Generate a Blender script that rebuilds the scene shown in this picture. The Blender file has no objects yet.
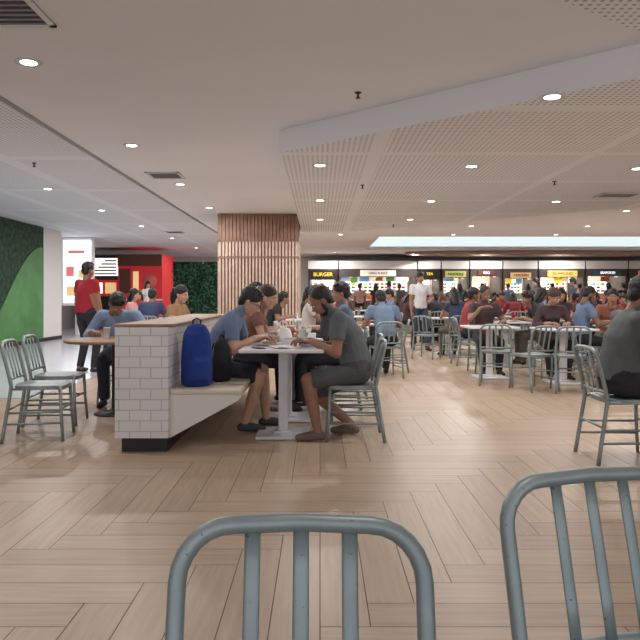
import bpy, bmesh, math, random
import numpy as np
from mathutils import Vector, Matrix
random.seed(7)
S = bpy.context.scene
COL = S.collection

# ---------------------------------------------------------------- materials
def lin(c):
    return tuple(((v/255)/12.92 if v/255 <= .04045 else ((v/255+.055)/1.055)**2.4) for v in c)+(1,)
_m = {}
def mat(name, rgb, rough=.6, metal=0, emit=0, var=0, vscale=8, bump=0, bscale=30):
    if name in _m: return _m[name]
    m = bpy.data.materials.new(name); m.use_nodes = True
    nt = m.node_tree; b = nt.nodes['Principled BSDF']
    b.inputs['Base Color'].default_value = lin(rgb)
    b.inputs['Roughness'].default_value = rough
    b.inputs['Metallic'].default_value = metal
    if emit:
        b.inputs['Emission Color'].default_value = lin(rgb)
        b.inputs['Emission Strength'].default_value = emit
    tc = nt.nodes.new('ShaderNodeTexCoord')
    if var:
        n = nt.nodes.new('ShaderNodeTexNoise'); n.inputs['Scale'].default_value = vscale; n.inputs['Detail'].default_value = 4
        nt.links.new(tc.outputs['Object'], n.inputs['Vector'])
        r = nt.nodes.new('ShaderNodeValToRGB')
        r.color_ramp.elements[0].position = .3; r.color_ramp.elements[1].position = .7
        r.color_ramp.elements[0].color = lin([max(0, v*(1-var)) for v in rgb])
        r.color_ramp.elements[1].color = lin([min(255, v*(1+var*.5)) for v in rgb])
        nt.links.new(n.outputs['Fac'], r.inputs['Fac']); nt.links.new(r.outputs['Color'], b.inputs['Base Color'])
    if bump:
        n = nt.nodes.new('ShaderNodeTexNoise'); n.inputs['Scale'].default_value = bscale; n.inputs['Detail'].default_value = 2
        nt.links.new(tc.outputs['Object'], n.inputs['Vector'])
        bp = nt.nodes.new('ShaderNodeBump'); bp.inputs['Strength'].default_value = bump; bp.inputs['Distance'].default_value = .02
        nt.links.new(n.outputs['Fac'], bp.inputs['Height']); nt.links.new(bp.outputs['Normal'], b.inputs['Normal'])
    _m[name] = m; return m

def MN(nt, op, a, b=None):
    n = nt.nodes.new('ShaderNodeMath'); n.operation = op
    for i, v in enumerate((a, b)):
        if v is None: continue
        if isinstance(v, (int, float)): n.inputs[i].default_value = v
        else: nt.links.new(v, n.inputs[i])
    return n.outputs[0]

def perf_mat(name, base, hole, px, py, ox, oy, bw, pitch=.055, rad=.25):
    m = mat(name, base, .8); nt = m.node_tree; b = nt.nodes['Principled BSDF']
    g = nt.nodes.new('ShaderNodeNewGeometry'); s = nt.nodes.new('ShaderNodeSeparateXYZ')
    nt.links.new(g.outputs['Position'], s.inputs[0]); X, Y = s.outputs[0], s.outputs[1]
    fx = MN(nt, 'SUBTRACT', MN(nt, 'FRACT', MN(nt, 'DIVIDE', X, pitch)), .5)
    fy = MN(nt, 'SUBTRACT', MN(nt, 'FRACT', MN(nt, 'DIVIDE', Y, pitch)), .5)
    r = MN(nt, 'SQRT', MN(nt, 'ADD', MN(nt, 'MULTIPLY', fx, fx), MN(nt, 'MULTIPLY', fy, fy)))
    dot = MN(nt, 'LESS_THAN', r, rad)
    gx = MN(nt, 'GREATER_THAN', MN(nt, 'FRACT', MN(nt, 'DIVIDE', MN(nt, 'SUBTRACT', X, ox), px)), bw/px)
    gy = MN(nt, 'GREATER_THAN', MN(nt, 'FRACT', MN(nt, 'DIVIDE', MN(nt, 'SUBTRACT', Y, oy), py)), bw/py)
    k = MN(nt, 'MULTIPLY', MN(nt, 'MULTIPLY', gx, gy), dot)
    mx = nt.nodes.new('ShaderNodeMix'); mx.data_type = 'RGBA'
    nt.links.new(k, mx.inputs['Factor']); mx.inputs['A'].default_value = lin(base); mx.inputs['B'].default_value = lin(hole)
    nt.links.new(mx.outputs['Result'], b.inputs['Base Color'])
    return m

def brick_mat(name, c1, mortar, bw, bh, rough=.25, msize=.004):
    m = mat(name, c1, rough); nt = m.node_tree; b = nt.nodes['Principled BSDF']
    g = nt.nodes.new('ShaderNodeNewGeometry'); s = nt.nodes.new('ShaderNodeSeparateXYZ')
    nt.links.new(g.outputs['Position'], s.inputs[0])
    c = nt.nodes.new('ShaderNodeCombineXYZ')
    nt.links.new(MN(nt, 'ADD', s.outputs[0], s.outputs[1]), c.inputs[0]); nt.links.new(s.outputs[2], c.inputs[1])
    t = nt.nodes.new('ShaderNodeTexBrick'); nt.links.new(c.outputs[0], t.inputs['Vector'])
    t.inputs['Scale'].default_value = 1; t.inputs['Brick Width'].default_value = bw; t.inputs['Row Height'].default_value = bh
    t.inputs['Mortar Size'].default_value = msize
    t.inputs['Color1'].default_value = lin(c1); t.inputs['Color2'].default_value = lin([v*.97 for v in c1]); t.inputs['Mortar'].default_value = lin(mortar)
    nt.links.new(t.outputs['Color'], b.inputs['Base Color']); return m

def scuffed_metal(name, rgb):
    m = mat(name, rgb, .44, .5, var=.1, vscale=6); nt = m.node_tree; b = nt.nodes['Principled BSDF']
    src = b.inputs['Base Color'].links[0].from_socket
    tc = nt.nodes.new('ShaderNodeTexCoord'); n = nt.nodes.new('ShaderNodeTexNoise'); n.inputs['Scale'].default_value = 70; n.inputs['Detail'].default_value = 5; n.inputs['Roughness'].default_value = .7
    nt.links.new(tc.outputs['Object'], n.inputs['Vector'])
    r = nt.nodes.new('ShaderNodeValToRGB'); r.color_ramp.elements[0].position = .64; r.color_ramp.elements[1].position = .70
    nt.links.new(n.outputs['Fac'], r.inputs['Fac'])
    mx = nt.nodes.new('ShaderNodeMix'); mx.data_type = 'RGBA'
    nt.links.new(r.outputs['Color'], mx.inputs['Factor']); nt.links.new(src, mx.inputs['A']); mx.inputs['B'].default_value = lin([v*.45 for v in rgb])
    nt.links.new(mx.outputs['Result'], b.inputs['Base Color']); return m

WHITE = mat('white_paint', (232, 230, 228), .7)
CEIL = mat('ceiling_paint', (236, 238, 242), .85, var=.015, vscale=.6)
PERF = perf_mat('perforated_ceiling', (236, 238, 242), (172, 170, 174), 2.4, 1.75, .55, 7.2-1.75*3, .14)
PERFL = perf_mat('perforated_ceiling_left', (230, 233, 238), (178, 178, 184), 1.3, 2.6, -2.98-1.3*3, 6, .22)
DARK = mat('dark_metal', (38, 36, 38), .5)
BLACK = mat('black_plastic', (18, 18, 20), .45)
ALU = scuffed_metal('brushed_aluminium', (150, 161, 161))
LAM = mat('white_laminate', (226, 222, 226), .3)
LAMG = mat('powder_coated_white', (212, 211, 214), .4)
CREAM = mat('cream_vinyl', (214, 202, 184), .55, bump=.05)
OAK = mat('oak_wood', (150, 114, 90), .5, var=.2, vscale=6)
TILE = brick_mat('white_subway_tile', (226, 223, 221), (184, 180, 178), .16, .08)
GLOW = mat('lamp_glow', (255, 252, 248), .5, emit=10)
COVE = mat('cove_glow', (218, 234, 236), .6, emit=.9)
LEAF = mat('leaf_wall', (34, 62, 44), .8, var=.75, vscale=9, bump=.6, bscale=12)
GREEN = mat('bright_green_paint', (84, 138, 80), .6, var=.15, vscale=2)

# ---------------------------------------------------------------- mesh builder
class MB:
    def __init__(s): s.v = []; s.f = []; s.m = []; s.sm = []
    def add(s, vs, fs, mi=0, smooth=False):
        o = len(s.v); s.v += [tuple(v) for v in vs]
        for f in fs: s.f.append([i+o for i in f]); s.m.append(mi); s.sm.append(smooth)
    def box(s, x0, x1, y0, y1, z0, z1, mi=0):
        v = [(x, y, z) for z in (z0, z1) for y in (y0, y1) for x in (x0, x1)]
        s.add(v, [(0, 2, 3, 1), (4, 5, 7, 6), (0, 1, 5, 4), (2, 6, 7, 3), (0, 4, 6, 2), (1, 3, 7, 5)], mi)
    def rbox(s, x0, x1, y0, y1, z0, z1, r=.01, mi=0):
        bm = bmesh.new(); bmesh.ops.create_cube(bm, size=1)
        for v in bm.verts:
            v.co = Vector(((x0+x1)/2+v.co.x*(x1-x0), (y0+y1)/2+v.co.y*(y1-y0), (z0+z1)/2+v.co.z*(z1-z0)))
        bmesh.ops.bevel(bm, geom=bm.edges[:], offset=r, segments=2, affect='EDGES', profile=.5)
        bm.verts.index_update()
        s.add([v.co[:] for v in bm.verts], [[v.index for v in f.verts] for f in bm.faces], mi); bm.free()
    def prism(s, pts, z0, z1, mi=0):
        n = len(pts); v = [(p[0], p[1], z0) for p in pts]+[(p[0], p[1], z1) for p in pts]
        s.add(v, [list(range(n))[::-1], list(range(n, 2*n))]+[(i, (i+1) % n, n+(i+1) % n, n+i) for i in range(n)], mi)
    def tube(s, pts, r, seg=10, mi=0, flat=1, side=None):
        P = [Vector(p) for p in pts]; n = len(P)
        R = r if isinstance(r, (list, tuple)) else [r]*n
        ref = Vector(side) if side else None
        vs = []; prev = None
        for i in range(n):
            t = (P[min(i+1, n-1)]-P[max(i-1, 0)]).normalized()
            if ref: a = (ref-t*ref.dot(t)).normalized()
            else:
                if prev is None:
                    a = Vector((0, 0, 1)) if abs(t.z) < .9 else Vector((1, 0, 0))
                else: a = prev
                a = (a-t*a.dot(t)).normalized()
            prev = a; b = t.cross(a)
            for k in range(seg):
                an = 2*math.pi*k/seg
                vs.append(P[i]+a*math.cos(an)*R[i]+b*math.sin(an)*R[i]*flat)
        fs = [(i*seg+k, i*seg+(k+1) % seg, (i+1)*seg+(k+1) % seg, (i+1)*seg+k) for i in range(n-1) for k in range(seg)]
        fs += [list(range(seg))[::-1], [(n-1)*seg+k for k in range(seg)]]
        s.add(vs, fs, mi, True)
    def lathe(s, prof, cx=0, cy=0, cz=0, seg=16, mi=0):
        n = len(prof); vs = []
        for r, z in prof:
            for k in range(seg):
                a = 2*math.pi*k/seg; vs.append((cx+r*math.cos(a), cy+r*math.sin(a), cz+z))
        fs = [(i*seg+k, i*seg+(k+1) % seg, (i+1)*seg+(k+1) % seg, (i+1)*seg+k) for i in range(n-1) for k in range(seg)]
        fs += [list(range(seg))[::-1], [(n-1)*seg+k for k in range(seg)]]
        s.add(vs, fs, mi, True)
    def ell(s, c, r, mi=0, rot=None, nu=14, nv=8):
        vs = []; M = rot or Matrix.Identity(3)
        c = Vector(c)
        for j in range(1, nv):
            th = math.pi*j/nv
            for k in range(nu):
                a = 2*math.pi*k/nu
                vs.append(c+M@Vector((r[0]*math.sin(th)*math.cos(a), r[1]*math.sin(th)*math.sin(a), r[2]*math.cos(th))))
        top = len(vs); vs.append(c+M@Vector((0, 0, r[2]))); vs.append(c+M@Vector((0, 0, -r[2])))
        fs = [(j*nu+k, (j+1)*nu+k, (j+1)*nu+(k+1) % nu, j*nu+(k+1) % nu) for j in range(nv-2) for k in range(nu)]
        fs += [(top, k, (k+1) % nu) for k in range(nu)]
        fs += [(top+1, (nv-2)*nu+(k+1) % nu, (nv-2)*nu+k) for k in range(nu)]
        s.add(vs, fs, mi, True)
    def cap(s, p0, p1, r0, r1, seg=10, mi=0):
        p0 = Vector(p0); p1 = Vector(p1); t = (p1-p0)
        if t.length < 1e-5: t = Vector((0, 0, .001))
        t = t.normalized(); pts = []; R = []
        for a in (-80, -50, -20, 0): pts.append(p0+t*r0*math.sin(math.radians(a))); R.append(r0*math.cos(math.radians(a)))
        for a in (0, 20, 50, 80): pts.append(p1+t*r1*math.sin(math.radians(a))); R.append(r1*math.cos(math.radians(a)))
        a = Vector((0, 0, 1)) if abs(t.z) < .9 else Vector((1, 0, 0))
        a = (a-t*a.dot(t)).normalized(); b = t.cross(a); vs = []
        for p, r in zip(pts, R):
            for k in range(seg):
                an = 2*math.pi*k/seg; vs.append(p+a*math.cos(an)*r+b*math.sin(an)*r)
        n = len(pts)
        fs = [(i*seg+k, i*seg+(k+1) % seg, (i+1)*seg+(k+1) % seg, (i+1)*seg+k) for i in range(n-1) for k in range(seg)]
        fs += [list(range(seg))[::-1], [(n-1)*seg+k for k in range(seg)]]
        s.add(vs, fs, mi, True)
    def loft(s, st, seg=18, mi=0):
        vs = []
        for c, a, b in st:
            for k in range(seg):
                an = 2*math.pi*k/seg; vs.append(Vector(c)+Vector(a)*math.cos(an)+Vector(b)*math.sin(an))
        n = len(st)
        fs = [(i*seg+k, i*seg+(k+1) % seg, (i+1)*seg+(k+1) % seg, (i+1)*seg+k) for i in range(n-1) for k in range(seg)]
        fs += [list(range(seg))[::-1], [(n-1)*seg+k for k in range(seg)]]
        s.add(vs, fs, mi, True)
    def mesh(s, name, mats):
        me = bpy.data.meshes.new(name); me.from_pydata(s.v, [], s.f)
        for m in mats: me.materials.append(m)
        me.polygons.foreach_set('material_index', s.m); me.polygons.foreach_set('use_smooth', s.sm)
        me.update(); return me
    def obj(s, name, mats, loc=(0, 0, 0), rz=0, parent=None):
        return put(name, s.mesh(name, mats), loc, rz, parent)

def put(name, me, loc=(0, 0, 0), rz=0, parent=None):
    o = bpy.data.objects.new(name, me); COL.objects.link(o)
    o.location = loc; o.rotation_euler = (0, 0, rz)
    if parent: o.parent = parent
    return o
def empty(name, loc=(0, 0, 0), rz=0):
    o = bpy.data.objects.new(name, None); COL.objects.link(o); o.location = loc; o.rotation_euler = (0, 0, rz)
    o.empty_display_size = .1; return o

def remesh(mb, voxel, it=3, fac=.5):
    me = bpy.data.meshes.new('tmp'); me.from_pydata(mb.v, [], mb.f)
    o = bpy.data.objects.new('tmp', me); COL.objects.link(o)
    r = o.modifiers.new('r', 'REMESH'); r.mode = 'VOXEL'; r.voxel_size = voxel
    if it:
        sm = o.modifiers.new('s', 'SMOOTH'); sm.iterations = it; sm.factor = fac
    dg = bpy.context.evaluated_depsgraph_get()
    m2 = bpy.data.meshes.new_from_object(o.evaluated_get(dg))
    bpy.data.objects.remove(o); bpy.data.meshes.remove(me)
    m2.polygons.foreach_set('use_smooth', [True]*len(m2.polygons))
    return m2
def absorb(mb, me, mi=0):
    mb.add([v.co[:] for v in me.vertices], [list(p.vertices) for p in me.polygons], mi, True)

# ---------------------------------------------------------------- human templates
def head_mesh():
    b = MB()
    b.ell((0, -.012, .03), (.074, .094, .098), nu=24, nv=16)
    b.ell((0, .02, -.035), (.06, .068, .08), nu=20, nv=12)
    b.ell((0, .032, -.085), (.042, .045, .032))
    b.ell((0, .045, -.1), (.02, .022, .018))
    b.tube([(0, .08, .012), (0, .092, -.008), (0, .104, -.03), (0, .09, -.042)], [.008, .010, .014, .01], 8)
    b.ell((.011, .09, -.036), (.009, .01, .008)); b.ell((-.011, .09, -.036), (.009, .01, .008))
    for s in (-1, 1):
        b.ell((s*.028, .074, .018), (.02, .012, .007))
        b.ell((s*.038, .058, -.03), (.02, .02, .02))
        b.ell((s*.074, -.012, -.008), (.009, .018, .03), rot=Matrix.Rotation(s*.35, 3, 'Z'))
        b.ell((s*.072, -.006, -.03), (.008, .01, .012))
    b.ell((0, .084, -.062), (.022, .010, .011))
    b.cap((0, -.02, -.06), (0, -.03, -.15), .05, .052)
    me = remesh(b, .0055, 3)
    r = MB(); absorb(r, me, 0)
    for s in (-1, 1):
        r.ell((s*.029, .0795, -.001), (.0125, .008, .0065), 1)
        r.ell((s*.029, .0855, -.001), (.0055, .004, .0058), 2, nu=8, nv=6)
        r.tube([(s*.014, .088, .018), (s*.03, .086, .023), (s*.045, .074, .018)], [.002, .003, .0015], 6, 2)
    r.ell((0, .094, -.058), (.021, .005, .0045), 3); r.ell((0, .092, -.066), (.018, .006, .005), 3)
    return r.mesh('head', [mat('skin', (160, 112, 86)), mat('eye_white', (225, 220, 215), .3), mat('eye_iris', (28, 18, 14), .3), mat('lips', (130, 70, 62), .5)])

def hair_mesh(kind):
    b = MB()
    if kind == 'crop':
        b.ell((0, -.02, .043), (.0785, .094, .09), nu=24, nv=16)
        b.ell((0, -.055, -.0), (.068, .05, .07), nu=20, nv=12)
        b.ell((0, .03, -.095), (.046, .051, .028), nu=20, nv=10)
        for s in (-1, 1): b.ell((s*.06, .005, -.05), (.014, .02, .045)); b.ell((s*.066, -.02, .025), (.013, .03, .035))
    else:
        b.ell((0, -.02, .047), (.083, .1, .093), nu=24, nv=16)
        b.ell((0, -.06, -.005), (.07, .05, .078), nu=20, nv=12)
        for s in (-1, 1): b.ell((s*.066, -.02, .03), (.018, .035, .035))
    if kind == 'short':
        for i in range(16):
            a = random.uniform(0, 6.28); rr = random.uniform(.01, .075)
            x, y = rr*math.cos(a), rr*math.sin(a)-.01
            b.ell((x, y, .045+.088*math.sqrt(max(0, 1-(rr/.095)**2))), (.018, .022, .012))
        b.ell((.02, .055, .1), (.04, .025, .018)); b.ell((-.03, .05, .098), (.035, .025, .018))
    if kind == 'long':
        for s in (-1, 1):
            for p, q, r0, r1 in (((.058, .035, .06), (.076, .0, .02), .022, .024), ((.076, .0, .02), (.082, -.02, -.06), .024, .026), ((.082, -.02, -.06), (.08, -.035, -.14), .026, .024), ((.08, -.035, -.14), (.07, -.05, -.22), .024, .01)):
                b.cap((s*p[0], p[1], p[2]), (s*q[0], q[1], q[2]), r0, r1)
        b.loft([((0, -.05, .08), (.06, 0, 0), (0, .05, 0)), ((0, -.07, 0), (.085, 0, 0), (0, .045, 0)), ((0, -.09, -.12), (.09, 0, 0), (0, .035, 0)), ((0, -.1, -.25), (.06, 0, 0), (0, .02, 0))])
    if kind == 'tied':
        b.ell((0, -.13, .05), (.035, .035, .035))
        b.tube([(0, -.12, .04), (0, -.15, 0), (0, -.145, -.1), (0, -.12, -.18)], [.022, .032, .026, .008], 10)
    me = remesh(b, .007, 2)
    me.name = 'hair_'+kind; me.materials.append(mat('hair', (24, 19, 18), .5)); return me

def hand_mesh():
    b = MB()
    xs = [-.03, -.0105, .0095, .028]; kn = [.088, .093, .088, .078]; ln = [1, 1.1, 1.02, .8]
    for i in range(4):
        b.cap((xs[i]*.55, .005, 0), (xs[i], kn[i], .002), .0135, .0115, 8)
        p = Vector((xs[i], kn[i], .001)); a = -.3
        for L, r0, r1 in ((.042, .0098, .0088), (.027, .0088, .0078), (.021, .0078, .0062)):
            q = p+Vector(((xs[i])*.12, math.cos(a)*L*ln[i], math.sin(a)*L*ln[i])); b.cap(p, q, r0, r1, 8); p = q; a -= .55
    b.cap((-.012, .018, -.006), (-.038, .05, -.014), .015, .013, 8)
    b.cap((-.038, .05, -.014), (-.05, .08, -.022), .0115, .01, 8)
    b.cap((-.05, .08, -.022), (-.047, .103, -.03), .0098, .0075, 8)
    b.cap((0, -.03, 0), (0, .02, 0), .025, .022, 10)
    me = remesh(b, .0042, 2, .4); me.name = 'hand'; me.materials.append(mat('skin', (160, 112, 86))); return me

HEAD = head_mesh(); HAIRS = {k: hair_mesh(k) for k in ('short', 'long', 'tied', 'crop')}; HAND = hand_mesh()

def ik(a, t, l1, l2, pole):
    a = Vector(a); t = Vector(t); d = t-a; L = d.length
    if L > (l1+l2)*.995: t = a+d*((l1+l2)*.995/L); d = t-a; L = d.length
    x = (l1*l1-l2*l2+L*L)/(2*L); h = math.sqrt(max(0, l1*l1-x*x)); u = d/L
    p = Vector(pole); p = (p-u*p.dot(u)).normalized()
    return a+u*x+p*h, t

_bodies = {}
def body(pose, vox):
    key = str(sorted(pose.items()))+str(vox)
    if key in _bodies: return _bodies[key]
    g = pose.get; fem = g('fem', 0); lean = math.radians(g('lean', 10)); sit = g('sit', 1)
    wx = .9 if fem else 1.0
    pel = Vector((0, -.07, .565)) if sit else Vector((0, 0, .93))
    l1 = lean*.7; l2 = lean*1.35
    u1 = Vector((0, math.sin(l1), math.cos(l1))); u2 = Vector((0, math.sin(l2), math.cos(l2)))
    d1 = Vector((0, math.cos(l1), -math.sin(l1))); d2 = Vector((0, math.cos(l2), -math.sin(l2)))
    X = Vector((1, 0, 0)); b = MB()
    wai = pel+u1*.17; che = wai+u1*.14; uc = che+u2*.12; nb = uc+u2*.09
    fat = g('fat', 1.0)
    st = [(pel-u1*.10, X*.09, d1*.06), (pel-u1*.06, X*.15, d1*.10), (pel, X*.168, d1*.118), (pel+u1*.08, X*.155*wx*fat, d1*.115*fat), (wai, X*.14*wx*fat, d1*.112*fat),
          (che, X*.158*wx*fat, d1*.118*fat), (uc-u2*.02, X*.172*wx, d2*.105), (uc+u2*.035, X*.15*wx, d2*.08), (nb-u2*.02, X*.085, d2*.06), (nb+u2*.01, X*.055, d2*.05)]
    b.loft(st)
    # loose shirt hem over the hips
    hm = pel-u1*.015
    b.loft([(hm, X*.176*fat, d1*.13*fat), (pel+u1*.09, X*.163*wx*fat, d1*.125*fat), (wai, X*.148*wx*fat, d1*.118*fat), (che, X*.155*wx*fat, d1*.115*fat)])
    # segment: p, q, r0, r1, label before cut, cut t, label after
    segs = [(pel-u1*.12, nb+u2*.03, .16, .075, 2, .115/((pel-u1*.12)-(nb+u2*.03)).length, 0)]
    sh = math.radians(g('neck', 0))+l2
    nd = Vector((0, math.sin(sh), math.cos(sh))); hc = nb+nd*.135+Vector((0, .01, 0))
    b.cap(nb-u2*.02, hc-nd*.03, .056, .05); segs.append((nb+u2*.012, hc, .055, .05, 1, 2, 1))
    if fem:
        for s in (-1, 1): b.ell(che+X*s*.065+d2*.085+u2*.05, (.055, .05, .055))
    sl = g('sleeve', .6); pl = g('pants', 2.0); out = {'hc': hc}
    for s, k in ((-1, 'l'), (1, 'r')):
        sp = uc+u2*.03+X*s*.178*wx-d2*.005
        wt = g('w'+k, (s*.14, .32, .80)); el, wr = ik(sp, wt, .28, .25, g('ep'+k, (s*.7, -.5, -.9)))
        R = (.056, .042, .029) if not fem else (.047, .036, .026)
        b.cap(uc+u2*.02+X*s*.08, sp, .065, R[0]+.008)
        b.cap(sp, el, R[0], R[1]); b.cap(el, el.lerp(wr, .35), R[1], R[1]*.98); b.cap(el.lerp(wr, .35), wr, R[1]*.98, R[2])
        if sl < 1:
            b.ell(sp, (R[0]+.01,)*3); b.tube([sp, sp.lerp(el, sl)], [R[0]+.01, R[1]+.019], 14)
            segs += [(sp, el, R[0]+.012, R[1]+.008, 0, sl+.015, 1), (el, wr, R[1], R[2], 1, 2, 1)]
        else:
            b.cap(sp, el, R[0]+.01, R[1]+.012); b.tube([el, el.lerp(wr, sl-1)], [R[1]+.012, R[2]+.013], 14)
            segs += [(sp, el, R[0]+.01, R[1]+.01, 0, 2, 0), (el, wr, R[1]+.01, R[2], 0, sl-1+.015, 1)]
        out['w'+k] = wr; out['d'+k] = (wr-el).normalized()
        hp = pel+X*s*.09-u1*.02
        at = g('a'+k, (s*.12, .36, .085) if sit else (s*.11, -.02 if s < 0 else .06, .085))
        kn, an = ik(hp, at, .43, .42, (s*.15, 1, .35))
        b.cap(hp, kn, .088, .06); b.cap(kn, kn.lerp(an, .35), .058, .056); b.cap(kn.lerp(an, .35), an, .056, .037)
        if pl <= 1:
            b.ell(hp, (.096,)*3); b.tube([hp, hp.lerp(kn, pl)], [.096, .084], 16)
            segs += [(hp, kn, .095, .07, 2, pl+.008, 1), (kn, an, .058, .037, 1, 2, 1)]
        else:
            b.cap(hp, kn, .094, .07); e = kn.lerp(an, pl-1); b.tube([kn, e], [.07, .055], 14)
            segs += [(hp, kn, .09, .065, 2, 2, 2), (kn, an, .065, .05, 2, pl-1+.01, 1)]
        fx = s*.03; hz = -.045
        b.cap(an+Vector((0, -.035, hz)), an+Vector((fx*.5, .07, hz)), .036, .038); b.cap(an+Vector((fx*.5, .07, hz)), an+Vector((fx, .155, hz-.008)), .04, .03)
        segs += [(an+Vector((0, -.035, hz)), an+Vector((fx, .155, hz)), .045, .036, 3, 2, 3)]
    me = remesh(b, vox, 3 if vox < .015 else 2, .45)
    n = len(me.polygons); c = np.zeros(n*3); me.polygons.foreach_get('center', c); c = c.reshape(-1, 3)
    best = np.full(n, 9.0); lab = np.zeros(n, int)
    for p, q, r0, r1, L0, cut, L1 in segs:
        p = np.array(p); q = np.array(q); d = q-p; tt = ((c-p)@d)/max(1e-9, d@d); t = np.clip(tt, 0, 1)
        dist = np.linalg.norm(c-(p+t[:, None]*d), axis=1)-(r0+(r1-r0)*t)
        w = dist < best; best[w] = dist[w]; lab[w] = np.where(tt[w] < cut, L0, L1)
    co = np.zeros(len(me.vertices)*3); me.vertices.foreach_get('co', co); co = co.reshape(-1, 3); co[:, 2] = np.maximum(co[:, 2], .004)
    me.vertices.foreach_set('co', co.ravel())
    for i in range(4): me.materials.append(None)
    me.polygons.foreach_set('material_index', lab.tolist()); me.update(); me.name = 'body'
    _bodies[key] = (me, out); return _bodies[key]

SKINS = [mat('skin_%d' % i, c, .5, var=.06, vscale=20) for i, c in enumerate([(174, 128, 104), (152, 110, 88), (196, 154, 130), (134, 98, 78)])]
HAIRC = [mat('hair_%d' % i, c, .45, var=.4, vscale=60, bump=.5, bscale=90) for i, c in enumerate([(26, 22, 22), (44, 30, 24), (74, 48, 36)])]
def cloth(rgb): return mat('cloth_%d_%d_%d' % rgb, rgb, .85, var=.05, vscale=14, bump=.5, bscale=9)

def person(name, x, y, face, pose, shirt, pants=(44, 46, 54), shoes=(50, 46, 44), skin=0, hair='short', hairc=0, hp=15, hy=0, vox=.024, z=0, glasses=False, sc=1.0):
    e = empty(name, (x, y, z), math.radians(face-90)); e.scale = (sc, sc, sc)
    me, o = body(pose, vox)
    def slots(ob, ms):
        for i, m in enumerate(ms):
            ob.material_slots[i].link = 'OBJECT'; ob.material_slots[i].material = m
    bo = put('body', me, parent=e); slots(bo, [cloth(shirt), SKINS[skin], cloth(pants), cloth(shoes)])
    hr = Matrix.Translation(o['hc'])@Matrix.Rotation(math.radians(hy), 4, 'Z')@Matrix.Rotation(math.radians(-hp), 4, 'X')
    h = put('head', HEAD, parent=e); h.matrix_basis = hr; h.material_slots[0].link = 'OBJECT'; h.material_slots[0].material = SKINS[skin]
    ha = put('hair', HAIRS[hair], parent=e); ha.matrix_basis = hr; slots(ha, [HAIRC[hairc]])
    for k in 'lr':
        d = o['d'+k].copy()
        if pose.get('sit', 1): d.z *= .3
        d.normalize(); up = Vector((0, 0, 1)) if abs(d.z) < .8 else Vector(((1 if k == 'r' else -1), 0, 0))
        xx = d.cross(up).normalized(); zz = xx.cross(d)
        R = Matrix((xx, d, zz)).transposed().to_4x4()
        mm = Matrix.Translation(o['w'+k]+d*.015)@R
        if k == 'l': mm = mm@Matrix.Scale(-1, 4, (1, 0, 0))
        hd = put('hand_'+k, HAND, parent=e); hd.matrix_basis = mm; slots(hd, [SKINS[skin]])
    if glasses:
        b = MB()
        for s in (-1, 1):
            b.tube([(s*.03+.019*math.cos(a), .096, .0+.015*math.sin(a)) for a in [i*math.pi/8 for i in range(17)]], .0016, 6)
            b.tube([(s*.049, .096, .003), (s*.074, .05, .004), (s*.08, -.01, .0)], .0015, 6)
        b.tube([(-.011, .096, .003), (.011, .096, .003)], .0015, 6)
        go = b.obj('glasses', [BLACK], parent=e); go.matrix_basis = hr
    return e

# ---------------------------------------------------------------- chair
def chair_mesh():
    b = MB()
    def Y(z):
        return -.20-.07*(.45-z)/.45 if z < .45 else -.20-.085*((z-.45)/.36)**1.1
    hw = .194; top = .806; R = .085; path = []
    for z in (0, .12, .25, .38, .45, .52, .6, .68, top-R): path.append((-hw-.012*max(0, (.45-z)/.45), Y(z), z))
    for a in (15, 30, 45, 60, 75, 90):
        t = math.radians(a); z = top-R+R*math.sin(t); path.append((-hw+R-R*math.cos(t), Y(z), z))
    full = path+[(0, Y(top+.004), top+.004)]+[(-p[0], p[1], p[2]) for p in path[::-1]]
    b.tube(full, .0145, 14)
    for x in (-.077, 0, .077):
        pts = [(x, Y(z), z) for z in (.505, .58, .66, .74, top-.004)]
        b.tube(pts, .0128, 12, flat=.4, side=(1, 0, 0))
    b.tube([(-hw, Y(.505), .505), (0, Y(.505)-.012, .505), (hw, Y(.505), .505)], .0115, 10)
    n = 14; g = []; top_z = .462
    for j in range(n+1):
        for i in range(n+1):
            u = 2*i/n-1; v = 2*j/n-1
            k = 1-.10*(abs(u)*abs(v))**2
            w = .2*(1 if v > 0 else 1-.06*(-v))
            dip = -.018*(1-u*u)*(1-v*v)-.008*(max(0, abs(v)-.75)*4 if v > 0 else 0)
            g.append((u*w*k, v*.2*k, top_z+dip-.008*max(abs(u), abs(v))**8))
    m = n+1; fs = [(j*m+i, j*m+i+1, (j+1)*m+i+1, (j+1)*m+i) for j in range(n) for i in range(n)]
    b.add(g, fs, 0, True)
    b.add([(p[0]*.99, p[1]*.99, p[2]-.022) for p in g], [f[::-1] for f in fs], 0, True)
    rim = [i for i in range(m)]+[j*m+n for j in range(1, m)]+[n*m+i for i in range(n-1, -1, -1)]+[j*m for j in range(n-1, 0, -1)]
    rv = [g[i] for i in rim]+[(g[i][0]*.99, g[i][1]*.99, g[i][2]-.03) for i in rim]; L = len(rim)
    b.add(rv, [(i, L+i, L+(i+1) % L, (i+1) % L) for i in range(L)], 0, True)
    for s in (-1, 1):
        b.tube([(s*.172, .168, .445), (s*.18, .178, .22), (s*.192, .195, 0)], [.014, .013, .012], 10)
        b.tube([(s*.178, .178, .24), (s*.2, Y(.24), .24)], .009, 8)
        b.tube([(s*.184, .182, .15), (s*.202, Y(.15), .15)], .009, 8)
        b.tube([(s*.18, .17, .43), (s*hw, Y(.43), .43)], .01, 8)
    b.tube([(-.178, .178, .26), (.178, .178, .26)], .009, 8)
    b.tube([(-.2, Y(.24), .26), (.2, Y(.24), .26)], .009, 8)
    return b.mesh('chair_mesh', [ALU])
CH = chair_mesh()
def chair(x, y, face): return put('dining_chair', CH, (x, y, 0), math.radians(face-90))

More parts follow.
